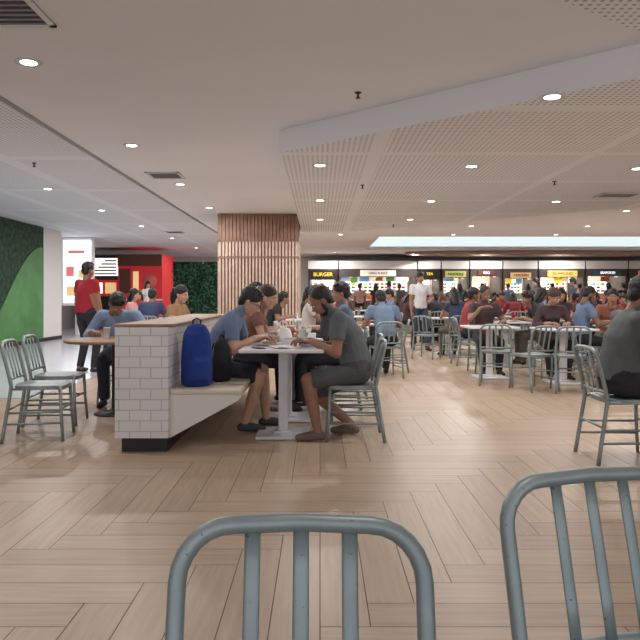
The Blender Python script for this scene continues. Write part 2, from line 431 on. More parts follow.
# ---------------------------------------------------------------- tables
def table_mesh(w, d):
    b = MB()
    b.rbox(-w/2, w/2, -d/2, d/2, .722, .75, .008, 0)
    b.box(-.16, .16, -.16, .16, .705, .722, 1)
    b.rbox(-.04, .04, -.04, .04, .03, .71, .006, 1)
    b.rbox(-.22, .22, -.22, .22, .004, .028, .006, 1)
    b.rbox(-.08, .08, -.08, .08, .026, .045, .005, 1)
    for sx in (-1, 1):
        for sy in (-1, 1): b.lathe([(.02, 0), (.02, .006)], sx*.19, sy*.19, 0, 8, 1)
    return b.mesh('table_mesh', [LAM, LAMG])
T1 = table_mesh(.68, .72); T2 = table_mesh(.7, .7)

def cup_mesh(c, r=.035, h=.1, name='cup'):
    b = MB(); b.lathe([(r*.7, 0), (r*.72, .004), (r, h), (r*1.04, h), (r*1.04, h+.006), (r*.93, h+.006), (r*.66, .012)], seg=14); return b.mesh(name+'_mesh', [c])
PAPER = mat('paper_white', (236, 234, 232), .7)
CUPW = cup_mesh(PAPER); CUPR = cup_mesh(mat('cup_red', (176, 50, 42), .5)); CUPC = cup_mesh(mat('cup_clear', (190, 184, 170), .15))
def plate_mesh():
    b = MB(); b.lathe([(.05, 0), (.07, .004), (.115, .018), (.118, .022), (.11, .02), (.07, .009), (.001, .008)], seg=20)
    for i in range(9):
        a = i*2.4; r = .012+.05*(i/9); b.ell((r*math.cos(a), r*math.sin(a), .022), (.022, .018, .016), 1, nu=8, nv=6)
    return b.mesh('plate_mesh', [LAM, mat('food', (176, 120, 62), .6, var=.4, vscale=50)])
PLATE = plate_mesh()
def tray_mesh():
    b = MB(); b.rbox(-.2, .2, -.14, .14, 0, .008, .003)
    for s in (-1, 1): b.rbox(-.2, .2, s*.14-.006, s*.14+.006, 0, .02, .002); b.rbox(s*.2-.006, s*.2+.006, -.14, .14, 0, .02, .002)
    return b.mesh('tray_mesh', [mat('tray_brown', (92, 58, 44), .5)])
TRAY = tray_mesh()
def box_mesh():
    b = MB(); w, d, h = .09, .07, .045
    v = [(-w*.85, -d*.85, 0), (w*.85, -d*.85, 0), (w*.85, d*.85, 0), (-w*.85, d*.85, 0), (-w, -d, h), (w, -d, h), (w, d, h), (-w, d, h)]
    b.add(v, [(3, 2, 1, 0), (0, 1, 5, 4), (1, 2, 6, 5), (2, 3, 7, 6), (3, 0, 4, 7)])
    b.add([(x*.95, y*.95, z+.004) for x, y, z in v], [(0, 1, 2, 3), (4, 5, 1, 0), (5, 6, 2, 1), (6, 7, 3, 2), (7, 4, 0, 3)])
    b.rbox(-w, w, d, d+.006, h, h+.12, .002)
    b.rbox(-w, -w+.01, d-.03, d+.004, h, h+.1, .002); b.rbox(w-.01, w, d-.03, d+.004, h, h+.1, .002)
    for i in range(8): a = i*2.4; r = .008+.05*(i/8); b.ell((r*math.cos(a), r*math.sin(a)*.8, .035), (.02, .016, .014), 1, nu=8, nv=6)
    return b.mesh('takeaway_box_mesh', [PAPER, mat('food', (176, 120, 62))])
TBOX = box_mesh()
def sheet_mesh():
    b = MB(); n = 5; vs = [(-.105+.21*i/n, -.148+.296*j/n, .001+.006*math.sin(i*1.3)*math.cos(j*1.1)+.006) for j in range(n+1) for i in range(n+1)]
    b.add(vs, [(j*(n+1)+i, j*(n+1)+i+1, (j+1)*(n+1)+i+1, (j+1)*(n+1)+i) for j in range(n) for i in range(n)], 0, True); return b.mesh('paper_mesh', [PAPER])
SHEET = sheet_mesh()
def item(kind, x, y, z=.75, rz=0):
    me = {'paper_cup': CUPW, 'soda_cup': CUPR, 'drinking_glass': CUPC, 'food_plate': PLATE, 'serving_tray': TRAY, 'takeaway_box': TBOX, 'paper_sheet': SHEET}[kind]
    return put(kind, me, (x, y, z), rz)

# ================================================================= ROOM
def floor():
    W = .18; n = 6; x0, x1, y0, y1 = -9.5, 16, -3, 30
    V = []; F = []; UV = []; CC = []
    def plank(ax, ay, bx, by, horiz):
        g = .0018; ax += g; ay += g; bx -= g; by -= g
        if bx <= x0 or ax >= x1 or by <= y0 or ay >= y1: return
        ax = max(ax, x0); bx = min(bx, x1); ay = max(ay, y0); by = min(by, y1)
        i = len(V); V.extend([(ax, ay, 0), (bx, ay, 0), (bx, by, 0), (ax, by, 0)]); F.append((i, i+1, i+2, i+3))
        ou, ov = random.uniform(0, 90), random.uniform(0, 90); L, H = bx-ax, by-ay
        q = [(0, 0), (L, 0), (L, H), (0, H)]
        if not horiz: q = [(b, a) for a, b in q]
        UV.extend([(u+ou, v+ov) for u, v in q]); c = random.random(); CC.extend([(c, c, c, 1)]*4)
    for k in range(-18, 170):
        for m in range(-17, 18):
            X = k*W+2*n*W*m; Y = k*W
            plank(X, Y, X+n*W, Y+W, True); plank(X, Y+W, X+W, Y+W+n*W, False)
    i = len(V); V.extend([(x0, y0, -.003), (x1, y0, -.003), (x1, y1, -.003), (x0, y1, -.003)]); F.append((i, i+1, i+2, i+3)); UV.extend([(0, 0)]*4); CC.extend([(0, 0, 0, 1)]*4)
    me = bpy.data.meshes.new('floor'); me.from_pydata(V, [], F)
    uv = me.uv_layers.new(name='UVMap'); uv.data.foreach_set('uv', np.array(UV, dtype=np.float32).ravel())
    ca = me.color_attributes.new('tone', 'FLOAT_COLOR', 'CORNER'); ca.data.foreach_set('color', np.array(CC, dtype=np.float32).ravel())
    m = mat('herringbone_wood', (178, 146, 122), .36); nt = m.node_tree; b = nt.nodes['Principled BSDF']
    u = nt.nodes.new('ShaderNodeUVMap'); mp = nt.nodes.new('ShaderNodeMapping'); mp.inputs['Scale'].default_value = (1.2, 14, 1)
    nt.links.new(u.outputs[0], mp.inputs[0]); no = nt.nodes.new('ShaderNodeTexNoise'); no.inputs['Scale'].default_value = 2.5; no.inputs['Detail'].default_value = 6
    nt.links.new(mp.outputs[0], no.inputs['Vector'])
    at = nt.nodes.new('ShaderNodeAttribute'); at.attribute_name = 'tone'
    f = MN(nt, 'ADD', MN(nt, 'MULTIPLY', no.outputs['Fac'], .75), MN(nt, 'MULTIPLY', at.outputs['Fac'], .25))
    r = nt.nodes.new('ShaderNodeValToRGB'); r.color_ramp.elements[0].position = .2; r.color_ramp.elements[1].position = .8
    r.color_ramp.elements[0].color = lin((164, 141, 120)); r.color_ramp.elements[1].color = lin((195, 171, 147))
    nt.links.new(f, r.inputs['Fac']); nt.links.new(r.outputs['Color'], b.inputs['Base Color'])
    me.materials.append(m); me.materials.append(mat('floor_joint', (112, 94, 80), .8)); me.polygons[len(F)-1].material_index = 1
    put('floor', me)
floor()
b = MB(); b.box(-9.5, -3.3, 7.6, 30, .001, .005)
b.obj('floor_tile_strip', [brick_mat('grey_floor_tile', (200, 203, 212), (168, 170, 178), 1.2, .6, .2)])

b = MB(); H = 3.0
b.box(-2.9, 1.8, -3, 30, H, H+.1); b.box(1.8, 16, -3, 20, H, H+.1); b.box(1.8, 16, 25.2, 30, H, H+.1)
b.box(-2.98, -2.9, -3, 30, H+.06, H+.16, 2)
b.box(-9.5, -2.98, -3, 30, H-.0, H+.1, 1)
b.box(1.8, 16, 20, 25.2, H+.6, H+.7)
b.box(1.7, 1.8, 20, 25.2, H+.1, H+.7); b.box(1.8, 16, 19.9, 20, H+.1, H+.7)
b.box(1.8, 16, 25.2, 25.3, H+.1, H+.6, 3)
b.obj('ceiling', [CEIL, PERFL, DARK, COVE])
b = MB(); b.prism([(-.44, 7.23), (6.0, 1.4), (14, 1.4), (14, 4.2), (.6, 16), (-.44, 16)], 2.75, 2.999)
o = b.obj('ceiling_bulkhead', [CEIL, PERF]); o.data.polygons[0].material_index = 1
b = MB(); b.prism([(1.5, 4.05), (2.33, 4.62), (6.6, .8), (6.6, -1), (1.5, -1)], 2.985, 2.999); o = b.obj('trim_perforated_ceiling_panel', [PERF])
b = MB()
for cx, cy, rx, ry in ((9, 26.8, 5.5, 1.1), (9, 26.8, 4.2, .8)):
    b.tube([(cx+rx*math.cos(a), cy+ry*math.sin(a), 2.93) for a in [i*math.pi/24 for i in range(49)]], .06, 6)
b.obj('trim_ceiling_ring', [mat('ring_brown', (170, 146, 132), .6)])

b = MB(); b.box(-7.35, -7.25, -3, 18.5, 0, 3)
b.obj('wall_left', [mat('wall_cream', (222, 218, 216), .8)])
b = MB(); b.box(-7.25, -7.21, 9, 17.2, 0.1, 2.98, 0)
n = 14; arc = [(13.9+3.2*(i/n), .1+2.35*math.sin(math.pi/2*i/n)**1.4) for i in range(n+1)]
pts = arc+[(17.15, .1)]
vs = [(-7.205, p[0], p[1]) for p in pts]+[(-7.19, p[0], p[1]) for p in pts]; k = len(pts)
b.add(vs, [list(range(k, 2*k)), list(range(k))[::-1]]+[(i, (i+1) % k, k+(i+1) % k, k+i) for i in range(k)], 1)
b.obj('leaf_wall_mural', [LEAF, GREEN])
b = MB(); b.box(-9.5, 16, 30, 30.1, 0, 3); b.obj('wall_back', [mat('wall_back_paint', (206, 203, 202), .8)])
b = MB(); b.box(16, 16.1, -3, 30, 0, 3); b.obj('wall_right', [mat('wall_right_paint', (212, 210, 208), .8)])
b = MB(); b.box(-9.6, -9.5, 18.5, 30, 0, 3); b.box(-9.5, -7.35, 18.4, 18.5, 0, 3); b.obj('wall_left_rear', [mat('wall_cream', (214, 204, 200))])
b = MB(); b.box(-7.25, -7.235, -3, 18.5, 0, .1); b.obj('baseboard_left', [DARK])

b = MB(); x0, x1, y0, y1 = -2.25, -.46, 14.45, 15.7
b.box(x0+.03, x1-.03, y0+.03, y1-.03, 0, 3, 2)
def slats(za, zb, mi, ns, w, dd):
    for i in range(ns):
        xx = x0+.02+(x1-x0-.04)*(i+.5)/ns; b.box(xx-w/2, xx+w/2, y0+.03-dd, y0+.03, za, zb, mi)
    ms = int(ns*.7)
    for i in range(ms):
        yy = y0+.03+(y1-y0-.06)*(i+.5)/ms; b.box(x1-.03, x1-.03+dd-.002, yy-w/2, yy+w/2, za, zb, mi); b.box(x0+.03-dd+.002, x0+.03, yy-w/2, yy+w/2, za, zb, mi)
slats(2.42, 2.995, 0, 22, .066, .025)
slats(2.06, 2.38, 1, 24, .045, .03)
slats(.0, 2.03, 1, 24, .04, .03)
for z in (2.38, 2.02): b.box(x0, x1, y0-.01, y0+.03, z, z+.03, 0)
b.obj('slatted_wood_column', [mat('brown_wood', (152, 116, 96), .6, var=.15, vscale=5), mat('light_wood', (206, 182, 164), .6, var=.1), mat('column_core', (124, 94, 80), .8)])

def downlight(x, y, z, P=20):
    b = MB(); b.lathe([(.06, -.004), (.085, -.012), (.1, -.008), (.102, 0), (.06, .0)], seg=20, mi=0)
    b.lathe([(.001, -.006), (.062, -.0065), (.062, -.004)], seg=16, mi=1)
    o = b.obj('ceiling_downlight', [LAMG, GLOW], (x, y, z))
    l = bpy.data.lights.new('lamp', 'AREA'); l.shape = 'DISK'; l.size = .12; l.energy = P*1.2; l.color = (1, .975, .945)
    lo = bpy.data.objects.new('lamp', l); COL.objects.link(lo); lo.parent = o; lo.location = (0, 0, -.03)
for y, p in ((5.14, 18), (7.95, 20), (10.7, 22), (13.5, 24), (17, 30), (20.5, 34), (24, 34), (27.5, 34)): downlight(-2.27, y, 3.0, p)
downlight(-2.27, 2.3, 3.0, 6); downlight(.4, 1.2, 3, 6)
for y in (8.4, 11.15, 13.9, 17, 20.5, 24.5): downlight(-4.6, y, 3.0, 32)
for y in (7.9, 10.75, 13.4): downlight(0, y, 2.75)
for y in (5.2, 7.96, 10.86, 13.4): downlight(1.83, y, 2.75)
for y in (5.4, 8.1, 10.9): downlight(3.9, y, 2.75, 18)
for y in (5.4, 8.1): downlight(6.6, y, 2.75, 18)
for x in (.6, 3.9, 6.9, 10): 
    for y in (17, 19.3, 27): downlight(x, y, 3.0, 46)
for x, y in ((6.5, 14), (9, 12), (11, 16)): downlight(x, y, 3.0, 36)
def vent(x, y, z, w=.5, d=.5):
    b = MB(); b.box(-w/2, w/2, -d/2, d/2, -.004, 0, 1)
    for s in (-1, 1): b.box(-w/2, w/2, s*(d/2-.02)-.02, s*(d/2-.02)+.02, -.014, 0, 0); b.box(s*(w/2-.02)-.02, s*(w/2-.02)+.02, -d/2, d/2, -.014, 0, 0)
    for i in range(8): yy = -d/2+.05+i*(d-.1)/7; b.box(-w/2+.03, w/2-.03, yy-.012, yy+.008, -.012, -.003, 2)
    b.obj('air_vent', [LAMG, DARK, mat('vent_grey', (130, 126, 128), .5)], (x, y, z))
vent(-2.32, 9.9, 3); vent(-2.05, 4.15, 3, .55, .6); vent(-4.1, 18.6, 3); vent(4.6, 10.2, 2.75, .6, .4); vent(3.6, 14.6, 3, .5, .5)
def sprinkler(x, y, z):
    b = MB(); b.lathe([(.03, 0), (.03, -.006), (.01, -.01), (.01, -.045), (.022, -.048), (.022, -.053), (.002, -.056)], seg=10); b.obj('fire_sprinkler', [DARK], (x, y, z))
for p in ((.34, 5.9, 3), (.6, 9.3, 2.75), (1.6, 14.4, 2.75), (-3.9, 9, 3), (3.2, 9, 2.75)): sprinkler(*p)

# ================================================================= FOOD STALLS
def text(t, loc, size, m, parent=None):
    c = bpy.data.curves.new('lettering', 'FONT'); c.body = t; c.size = size; c.extrude = .01; c.align_x = 'CENTER'; c.align_y = 'CENTER'
    c.materials.append(m); o = bpy.data.objects.new('lettering', c); COL.objects.link(o); o.location = loc; o.rotation_euler = (math.pi/2, 0, 0)
    if parent: o.parent = parent
    return o
def glowm(rgb, e=1.2): return mat('sign_%d_%d_%d' % rgb, rgb, .5, emit=e)
LW = glowm((250, 246, 240), 1.2); LY = glowm((240, 205, 70), .7)
FOODS = [mat('menu_food', (190, 90, 40), .5), mat('menu_yellow', (226, 180, 60), .5, emit=.4), mat('menu_green', (70, 130, 70), .5, emit=.3), mat('menu_red', (190, 50, 44), .5, emit=.4), mat('menu_blue', (90, 140, 180), .5, emit=.4)]
def stall(x0, x1, y, sign, txt, tc, zs, menus, tsz=.21):
    e = empty('food_stall', ((x0+x1)/2, y, 0)); w = x1-x0; h = w/2; b = MB()
    b.box(-h, h, 1.6, 1.7, 0, 2.7, 0)
    b.box(-h, -h+.08, -.1, 1.7, 0, 2.7, 1); b.box(h-.08, h, -.1, 1.7, 0, 2.7, 1)
    b.box(-h, h, -.15, 1.7, 2.62, 2.7, 2); b.box(-h, h, -.14, 0, 2.36, 2.62, 2)
    b.box(-h+.02, h-.02, -.12, 0, zs[0], 2.36, 1)
    b.box(-h+zs[2], h-zs[2], -.2, -.05, zs[0]+.03, zs[1], 3)
    b.box(-h+.1, h-.1, 0, .6, 0, 1.02, 1); b.rbox(-h+.08, h-.08, -.04, .64, 1.02, 1.06, .01, 2)
    n = menus
    for i in range(n):
        a = -h+.16+(w-.32)*i/n; c = -h+.16+(w-.32)*(i+.94)/n; b.box(a, c, 1.5, 1.58, 1.35, 1.86, 4)
        for j in range(3):
            for q in range(3):
                if random.random() < .75:
                    xa = a+.05+(c-a-.1)*q/3; b.box(xa, xa+(c-a)*.22, 1.48, 1.5, 1.4+j*.15, 1.4+j*.15+.1, random.choice([5, 6, 7, 8, 9, 1]))
    # small hanging promo boards of mixed sizes under the sign
    xx = -h+.1
    while xx < h-.5:
        ww = random.uniform(.22, .5); hh = random.uniform(.12, .26)
        if random.random() < .6: b.box(xx, xx+ww, -.08, -.05, zs[0]-hh, zs[0]-.01, random.choice([4, 6, 7, 8, 9, 5]))
        xx += ww+random.uniform(.08, .3)
    for i in range(3): b.lathe([(.05, 0), (.09, .08), (.02, .12), (.01, .4)], -h+w*(i+.5)/3, .3, zs[0]-.02, 10, 4)
    for i in range(int(w*2)): b.lathe([(.04, 0), (.06, .12), (.03, .2)], -h+.3+i*.5, .2, 1.06, 8, random.choice([5, 6, 7, 8, 9]))
    b.obj('kiosk', [mat('stall_inner', (178, 160, 142), .7), mat('stall_dark', (76, 66, 62), .6), WHITE, sign, LW]+FOODS, parent=e)
    text(txt, (0, -.215, (zs[0]+.03+zs[1])/2), tsz, tc, e)
    l = bpy.data.lights.new('stall_lamp', 'AREA'); l.shape = 'RECTANGLE'; l.size = w*.7; l.size_y = .3; l.energy = 44; l.color = (1, .94, .84)
    lo = bpy.data.objects.new('stall_lamp', l); COL.objects.link(lo); lo.parent = e; lo.location = (0, .9, 2.55)
BK = mat('sign_black', (26, 24, 24), .5)
RL = mat('letter_red', (150, 50, 44)); GL_ = mat('letter_green', (40, 90, 50))
stall(-.5, .75, 28, BK, 'BURGER', LY, (1.9, 2.3, .02), 1, .22)
stall(.8, 4.1, 28, glowm((226, 224, 212), .5), 'GRILL & RICE', RL, (2.02, 2.3, .9), 4, .14)
stall(4.15, 5.1, 28, BK, 'TEA', LY, (1.9, 2.34, .02), 1, .16)
stall(5.15, 6.3, 28, glowm((176, 174, 100), .4), 'NOODLE', GL_, (1.98, 2.26, .14), 2, .16)
stall(6.35, 7.7, 28, mat('sign_maroon', (96, 50, 44), .5), 'BBQ', LW, (2.05, 2.3, .3), 2, .14)
stall(7.75, 9.2, 28, glowm((204, 170, 124), .35), 'CHICKEN', RL, (1.95, 2.2, .3), 2, .15)
stall(9.25, 11.2, 28, glowm((214, 186, 96), .4), 'DUMPLING', RL, (2.0, 2.28, .35), 3, .17)
stall(11.25, 13, 28, mat('sign_teal', (60, 90, 104), .5), 'SEAFOOD', LW, (2.05, 2.3, .3), 2, .14)
stall(13.05, 15.6, 28, glowm((190, 120, 92), .35), 'SIZZLING', LW, (1.95, 2.28, .4), 3, .18)

# left rear shops
b = MB(); b.box(-7.95, -6.95, 20.2, 20.35, .9, 2.98, 0); b.box(-7.85, -7.02, 20.17, 20.2, 1.0, 2.9, 1)
for z0, z1, xa, xb, k in ((2.5, 2.6, -7.7, -7.2, 2), (2.34, 2.38, -7.78, -7.1, 3), (1.8, 2.1, -7.76, -7.52, 2), (1.75, 2.0, -7.38, -7.12, 4), (1.2, 1.5, -7.75, -7.5, 4), (1.15, 1.45, -7.38, -7.14, 3)): b.box(xa, xb, 20.15, 20.17, z0, z1, k)
b.box(-7.5, -7.4, 20.2, 20.35, 0, .9, 0)
b.obj('lightbox_poster', [WHITE, glowm((238, 246, 254), 2.2), mat('poster_pink', (224, 120, 120), .5, emit=.6), mat('poster_blue', (160, 200, 230), .5, emit=.5), mat('poster_yellow', (236, 200, 140), .5, emit=.6)])
e = empty('red_food_kiosk', (-6.6, 24, 0)); b = MB()
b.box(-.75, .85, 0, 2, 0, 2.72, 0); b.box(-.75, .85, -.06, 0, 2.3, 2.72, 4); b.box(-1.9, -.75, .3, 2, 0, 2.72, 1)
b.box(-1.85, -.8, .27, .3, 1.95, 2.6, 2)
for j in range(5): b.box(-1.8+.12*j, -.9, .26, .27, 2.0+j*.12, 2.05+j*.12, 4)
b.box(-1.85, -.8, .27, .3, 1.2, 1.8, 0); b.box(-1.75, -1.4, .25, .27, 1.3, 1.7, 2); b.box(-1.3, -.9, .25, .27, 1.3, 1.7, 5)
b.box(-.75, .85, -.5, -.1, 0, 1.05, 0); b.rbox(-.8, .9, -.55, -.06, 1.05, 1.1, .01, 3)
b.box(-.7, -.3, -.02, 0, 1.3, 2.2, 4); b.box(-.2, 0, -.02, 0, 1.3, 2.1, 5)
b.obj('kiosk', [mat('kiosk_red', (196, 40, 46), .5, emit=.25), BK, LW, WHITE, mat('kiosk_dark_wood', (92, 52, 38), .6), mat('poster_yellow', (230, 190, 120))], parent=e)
b = MB(); b.lathe([(.26, 0), (.26, .03), (.001, .03)], seg=24); o = b.obj('round_logo', [mat('logo_pink', (226, 110, 110), .6)], (.42, -.01, 1.75), parent=e); o.rotation_euler = (math.pi/2, 0, 0)
e = empty('green_plant_wall', (-4.55, 24, 0)); b = MB(); b.box(-.8, .8, 0, .2, 0, 2.45)
b.obj('backing', [mat('plant_wall_dark', (16, 40, 28), .9)], parent=e)
b = MB()
for i in range(900):
    x = random.uniform(-.78, .78); z = random.uniform(.05, 2.4); a = random.uniform(0, 6.28); s = random.uniform(.04, .09); t = random.uniform(.02, .12)
    ux, uz = math.cos(a)*s, math.sin(a)*s
    b.add([(x-ux, -.01, z-uz), (x-uz*.4, -t, z+ux*.4), (x+ux, -t*1.2, z+uz), (x+uz*.4, -t*.6, z-ux*.4)], [(0, 1, 2, 3)], i % 3)
b.obj('leaves', [mat('leaf_a', (40, 88, 62), .6), mat('leaf_b', (32, 72, 60), .6), mat('leaf_c', (58, 112, 72), .6)], parent=e)

# ================================================================= BOOTH
e = empty('tiled_booth_bench', (0, 0, 0)); b = MB()
b.box(-1.54, -1.14, 4.95, 8.05, .11, .94, 0); b.box(-1.5, -1.16, 4.99, 8.0, 0, .11, 1)
b.rbox(-1.56, -1.12, 5.0, 8.07, .94, .965, .006, 2)
b.obj('partition', [TILE, BLACK, OAK], parent=e)
b = MB(); pr = [(-1.14, .10), (-.62, .385), (-.62, .43), (-1.14, .43)]
vs = [(x, 5.0, z) for x, z in pr]+[(x, 8.0, z) for x, z in pr]
b.add(vs, [(0, 1, 2, 3), (7, 6, 5, 4), (0, 4, 5, 1), (1, 5, 6, 2), (2, 6, 7, 3), (3, 7, 4, 0)], 0)
b.rbox(-1.139, -.6, 4.985, 8.0, .43, .47, .012, 1)
b.obj('bench_seat', [mat('bench_white', (222, 217, 210), .5), CREAM], parent=e)

for i, y in enumerate((5.60, 6.34, 7.08, 7.82)):
    put('dining_table', T1, (-.31, y, 0))
chair(.25, 5.5, 180)
person('seated_man', .25, 5.5, 180, dict(lean=24, wl=(-.10, .31, .80), wr=(.13, .34, .80), al=(-.13, .27, .085), ar=(.12, -.02, .085), sleeve=.62, pants=.93, neck=12, epl=(-.5, -.4, -1), epr=(.5, -.4, -1), fat=1.08),
       (94, 100, 102), (80, 82, 84), (112, 98, 86), 1, 'crop', 0, hp=34, vox=.0095)
person('seated_man', -.87, 5.86, 0, dict(lean=26, wl=(-.12, .36, .81), wr=(.10, .30, .81), al=(-.12, .38, .085), ar=(.13, .22, .085), sleeve=.7, pants=.95, neck=10, fat=1.04),
       (108, 122, 148), (34, 34, 42), (70, 70, 76), 2, 'short', 0, hp=32, vox=.0095, glasses=True)
person('seated_woman', -.72, 6.85, 0, dict(fem=1, lean=20, wl=(-.12, .36, .82), wr=(.10, .32, .85), sleeve=.5, neck=6), (132, 92, 76), (40, 40, 50), skin=2, hair='tied', hairc=1, hp=15, hy=-15, vox=.014)
person('seated_man', -.8, 7.5, 0, dict(lean=12, wl=(-.12, .36, .81), wr=(.10, .30, .81), sleeve=.5), (70, 44, 44), skin=1, hp=10, vox=.018)
chair(.16, 7.05, 180); person('seated_woman', .15, 7.05, 180, dict(fem=1, lean=20, sleeve=1.9, neck=6), (60, 58, 66), skin=2, hair='long', hp=18, hy=12, vox=.014)
chair(.27, 7.75, 180); person('seated_man', .25, 7.75, 180, dict(lean=6, wl=(-.12, .36, .81), wr=(.10, .30, .81), sleeve=.5), (96, 110, 130), skin=0, hp=5, vox=.018)
chair(.3, 6.3, 180)
for k, x, y, r in (('food_plate', -.45, 5.72, 0), ('takeaway_box', -.1, 5.66, 1.5), ('takeaway_box', -.28, 5.95, 1.6), ('paper_sheet', -.3, 5.5, .3), ('paper_sheet', -.12, 6.12, 1.2), ('soda_cup', -.28, 6.3, 0), ('serving_tray', -.33, 6.62, .1), ('food_plate', -.3, 6.62, 0), ('takeaway_box', -.4, 7.0, 1.4), ('drinking_glass', -.14, 5.88, 0), ('paper_cup', -.12, 6.85, 0), ('paper_cup', -.3, 7.3, 0), ('drinking_glass', -.45, 6.12, 0), ('paper_cup', -.5, 7.7, 0), ('paper_cup', -.42, 5.98, 0)):
    item(k, x, y, .762 if (k == 'food_plate' and y == 6.62) else .7505, r)
b = MB()
b.loft([((0, 0, 0), (.07, 0, 0), (0, .045, 0)), ((0, 0, .04), (.08, 0, 0), (0, .055, 0)), ((0, 0, .11), (.065, 0, 0), (0, .04, 0)), ((.01, 0, .13), (.02, 0, 0), (0, .012, 0))], 10)
b.tube([(-.02, 0, .12), (-.05, 0, .17), (-.01, 0, .2), (.03, 0, .17), (.02, 0, .12)], .005, 6)
b.obj('plastic_takeaway_bag', [PAPER], (-.34, 6.2, .75))
b = MB(); b.rbox(-.06, .06, -.04, .04, 0, .07, .006); b.tube([(-.01, 0, .07), (-.02, 0, .1), (.02, .01, .11)], [.02, .025, .004], 8, flat=.3); b.obj('tissue_box', [PAPER], (-.1, 6.4, .75))
b = MB(); b.rbox(-.035, .035, -.07, .07, 0, .009, .003); b.obj('smartphone', [BLACK], (-.5, 5.38, .75), .5)

def bag(name, loc, col, w, d, h, rz=0):
    e = empty(name, loc, rz); b = MB()
    b.loft([((0, 0, .0), (w*.42, 0, 0), (0, d*.42, 0)), ((0, 0, .02), (w*.5, 0, 0), (0, d*.5, 0)), ((0, .0, h*.5), (w*.49, 0, 0), (0, d*.46, 0)), ((0, 0, h*.82), (w*.42, 0, 0), (0, d*.36, 0)), ((0, 0, h*.95), (w*.28, 0, 0), (0, d*.22, 0)), ((0, 0, h*.98), (w*.1, 0, 0), (0, d*.1, 0))], 20)
    b.loft([((0, -d*.4, h*.08), (w*.3, 0, 0), (0, d*.16, 0)), ((0, -d*.42, h*.12), (w*.38, 0, 0), (0, d*.22, 0)), ((0, -d*.4, h*.4), (w*.36, 0, 0), (0, d*.2, 0)), ((0, -d*.36, h*.46), (w*.25, 0, 0), (0, d*.1, 0))], 16)
    me = remesh(b, .012, 3); me.materials.append(cloth(col)); put('shell', me, parent=e)
    b = MB(); b.tube([(-.03, 0, h*.94), (-.03, 0, h*1.03), (0, 0, h*1.06), (.03, 0, h*1.03), (.03, 0, h*.94)], .007, 8)
    for s in (-1, 1): b.tube([(s*w*.25, d*.3, h*.88), (s*w*.3, d*.52, h*.6), (s*w*.3, d*.5, h*.2)], .01, 8, flat=.5)
    b.obj('straps', [cloth(tuple(int(v*.6) for v in col))], parent=e)
bag('blue_backpack', (-.975, 5.22, .472), (26, 54, 132), .25, .24, .5, math.radians(20))
bag('black_shoulder_bag', (-.82, 5.5, .472), (26, 26, 32), .22, .14, .36, math.radians(70))

# ================================================================= LEFT SIDE
chair(-2.3, 5.5, 8); chair(-2.42, 6.15, 5)
b = MB(); b.lathe([(.001, .72), (.47, .72), (.48, .73), (.48, .745), (.47, .75), (.001, .75)], seg=40, mi=0)
b.lathe([(.2, 0), (.2, .012), (.05, .03), (.03, .05), (.03, .7), (.09, .715)], seg=24, mi=1)
b.obj('round_wooden_table', [OAK, DARK], (-2.06, 6.62, 0))
for x, y, k in ((-2.18, 6.75, 'paper_cup'), (-2.08, 6.8, 'paper_cup'), (-2.0, 6.7, 'drinking_glass'), (-1.9, 6.85, 'paper_cup')): item(k, x, y)
chair(-2.24, 7.4, -90)
person('seated_man', -2.24, 7.4, -80, dict(lean=30, wl=(-.26, .34, .8), wr=(.24, .32, .8), sleeve=1.7, neck=15, fat=1.15), (140, 160, 190), (50, 54, 70), skin=1, hp=45, hy=25, vox=.014)
chair(-2.0, 9.2, -20); person('seated_woman', -2.0, 9.2, -20, dict(fem=1, lean=12, sleeve=.4), (158, 122, 90), skin=2, hair='tied', hp=10, vox=.02)
put('dining_table', T2, (-1.4, 9.0, 0))
person('standing_man', -3.62, 10.2, 60, dict(sit=0, lean=3, wl=(-.24, .05, .82), wr=(.24, .1, .85), sleeve=.55, fat=1.15), (156, 28, 44), (40, 40, 48), skin=1, hp=5, vox=.018)
put('dining_table', T2, (-3.2, 13.2, 0)); chair(-3.75, 13.2, 0); person('seated_woman', -3.75, 13.2, 0, dict(fem=1, lean=8, sleeve=.4), (216, 160, 160), skin=2, hair='long', hp=8)
chair(-3.2, 12.5, 90); person('seated_man', -3.2, 12.5, 90, dict(lean=14, sleeve=.6), (60, 70, 100), skin=1)
put('dining_table', T2, (-4.6, 16.2, 0)); chair(-4.6, 15.6, 90); chair(-4.6, 16.8, -90); person('seated_woman', -4.6, 16.8, -90, dict(fem=1, lean=10, sleeve=.4), (190, 70, 70), skin=2, hair='long')
person('standing_woman', -5.9, 22.6, -60, dict(sit=0, fem=1, lean=2, wl=(-.2, .08, .82), wr=(.2, .1, .85), sleeve=.5), (226, 220, 216), (50, 50, 60), skin=2, hair='long')

# ================================================================= RIGHT SIDE
chair(2.2, 4.78, 0)
person('seated_man', 2.22, 4.78, 0, dict(lean=14, wl=(-.14, .38, .82), wr=(.12, .34, .80), sleeve=1.85, neck=8, fat=1.12), (92, 96, 96), (40, 40, 46), skin=1, hp=20, vox=.012)
put('dining_table', T2, (2.85, 4.85, 0)); item('food_plate', 2.75, 4.8)
for x, y, f in ((2.36, 8.85, 75), (2.68, 8.35, 110), (3.1, 8.2, 80), (3.62, 8.0, 95), (2.62, 12.8, 100), (2.05, 12.6, 60)): chair(x, y, f)
put('dining_table', T2, (2.45, 9.55, 0)); put('dining_table', T2, (3.3, 8.95, 0)); put('dining_table', T2, (2.6, 13.5, 0))

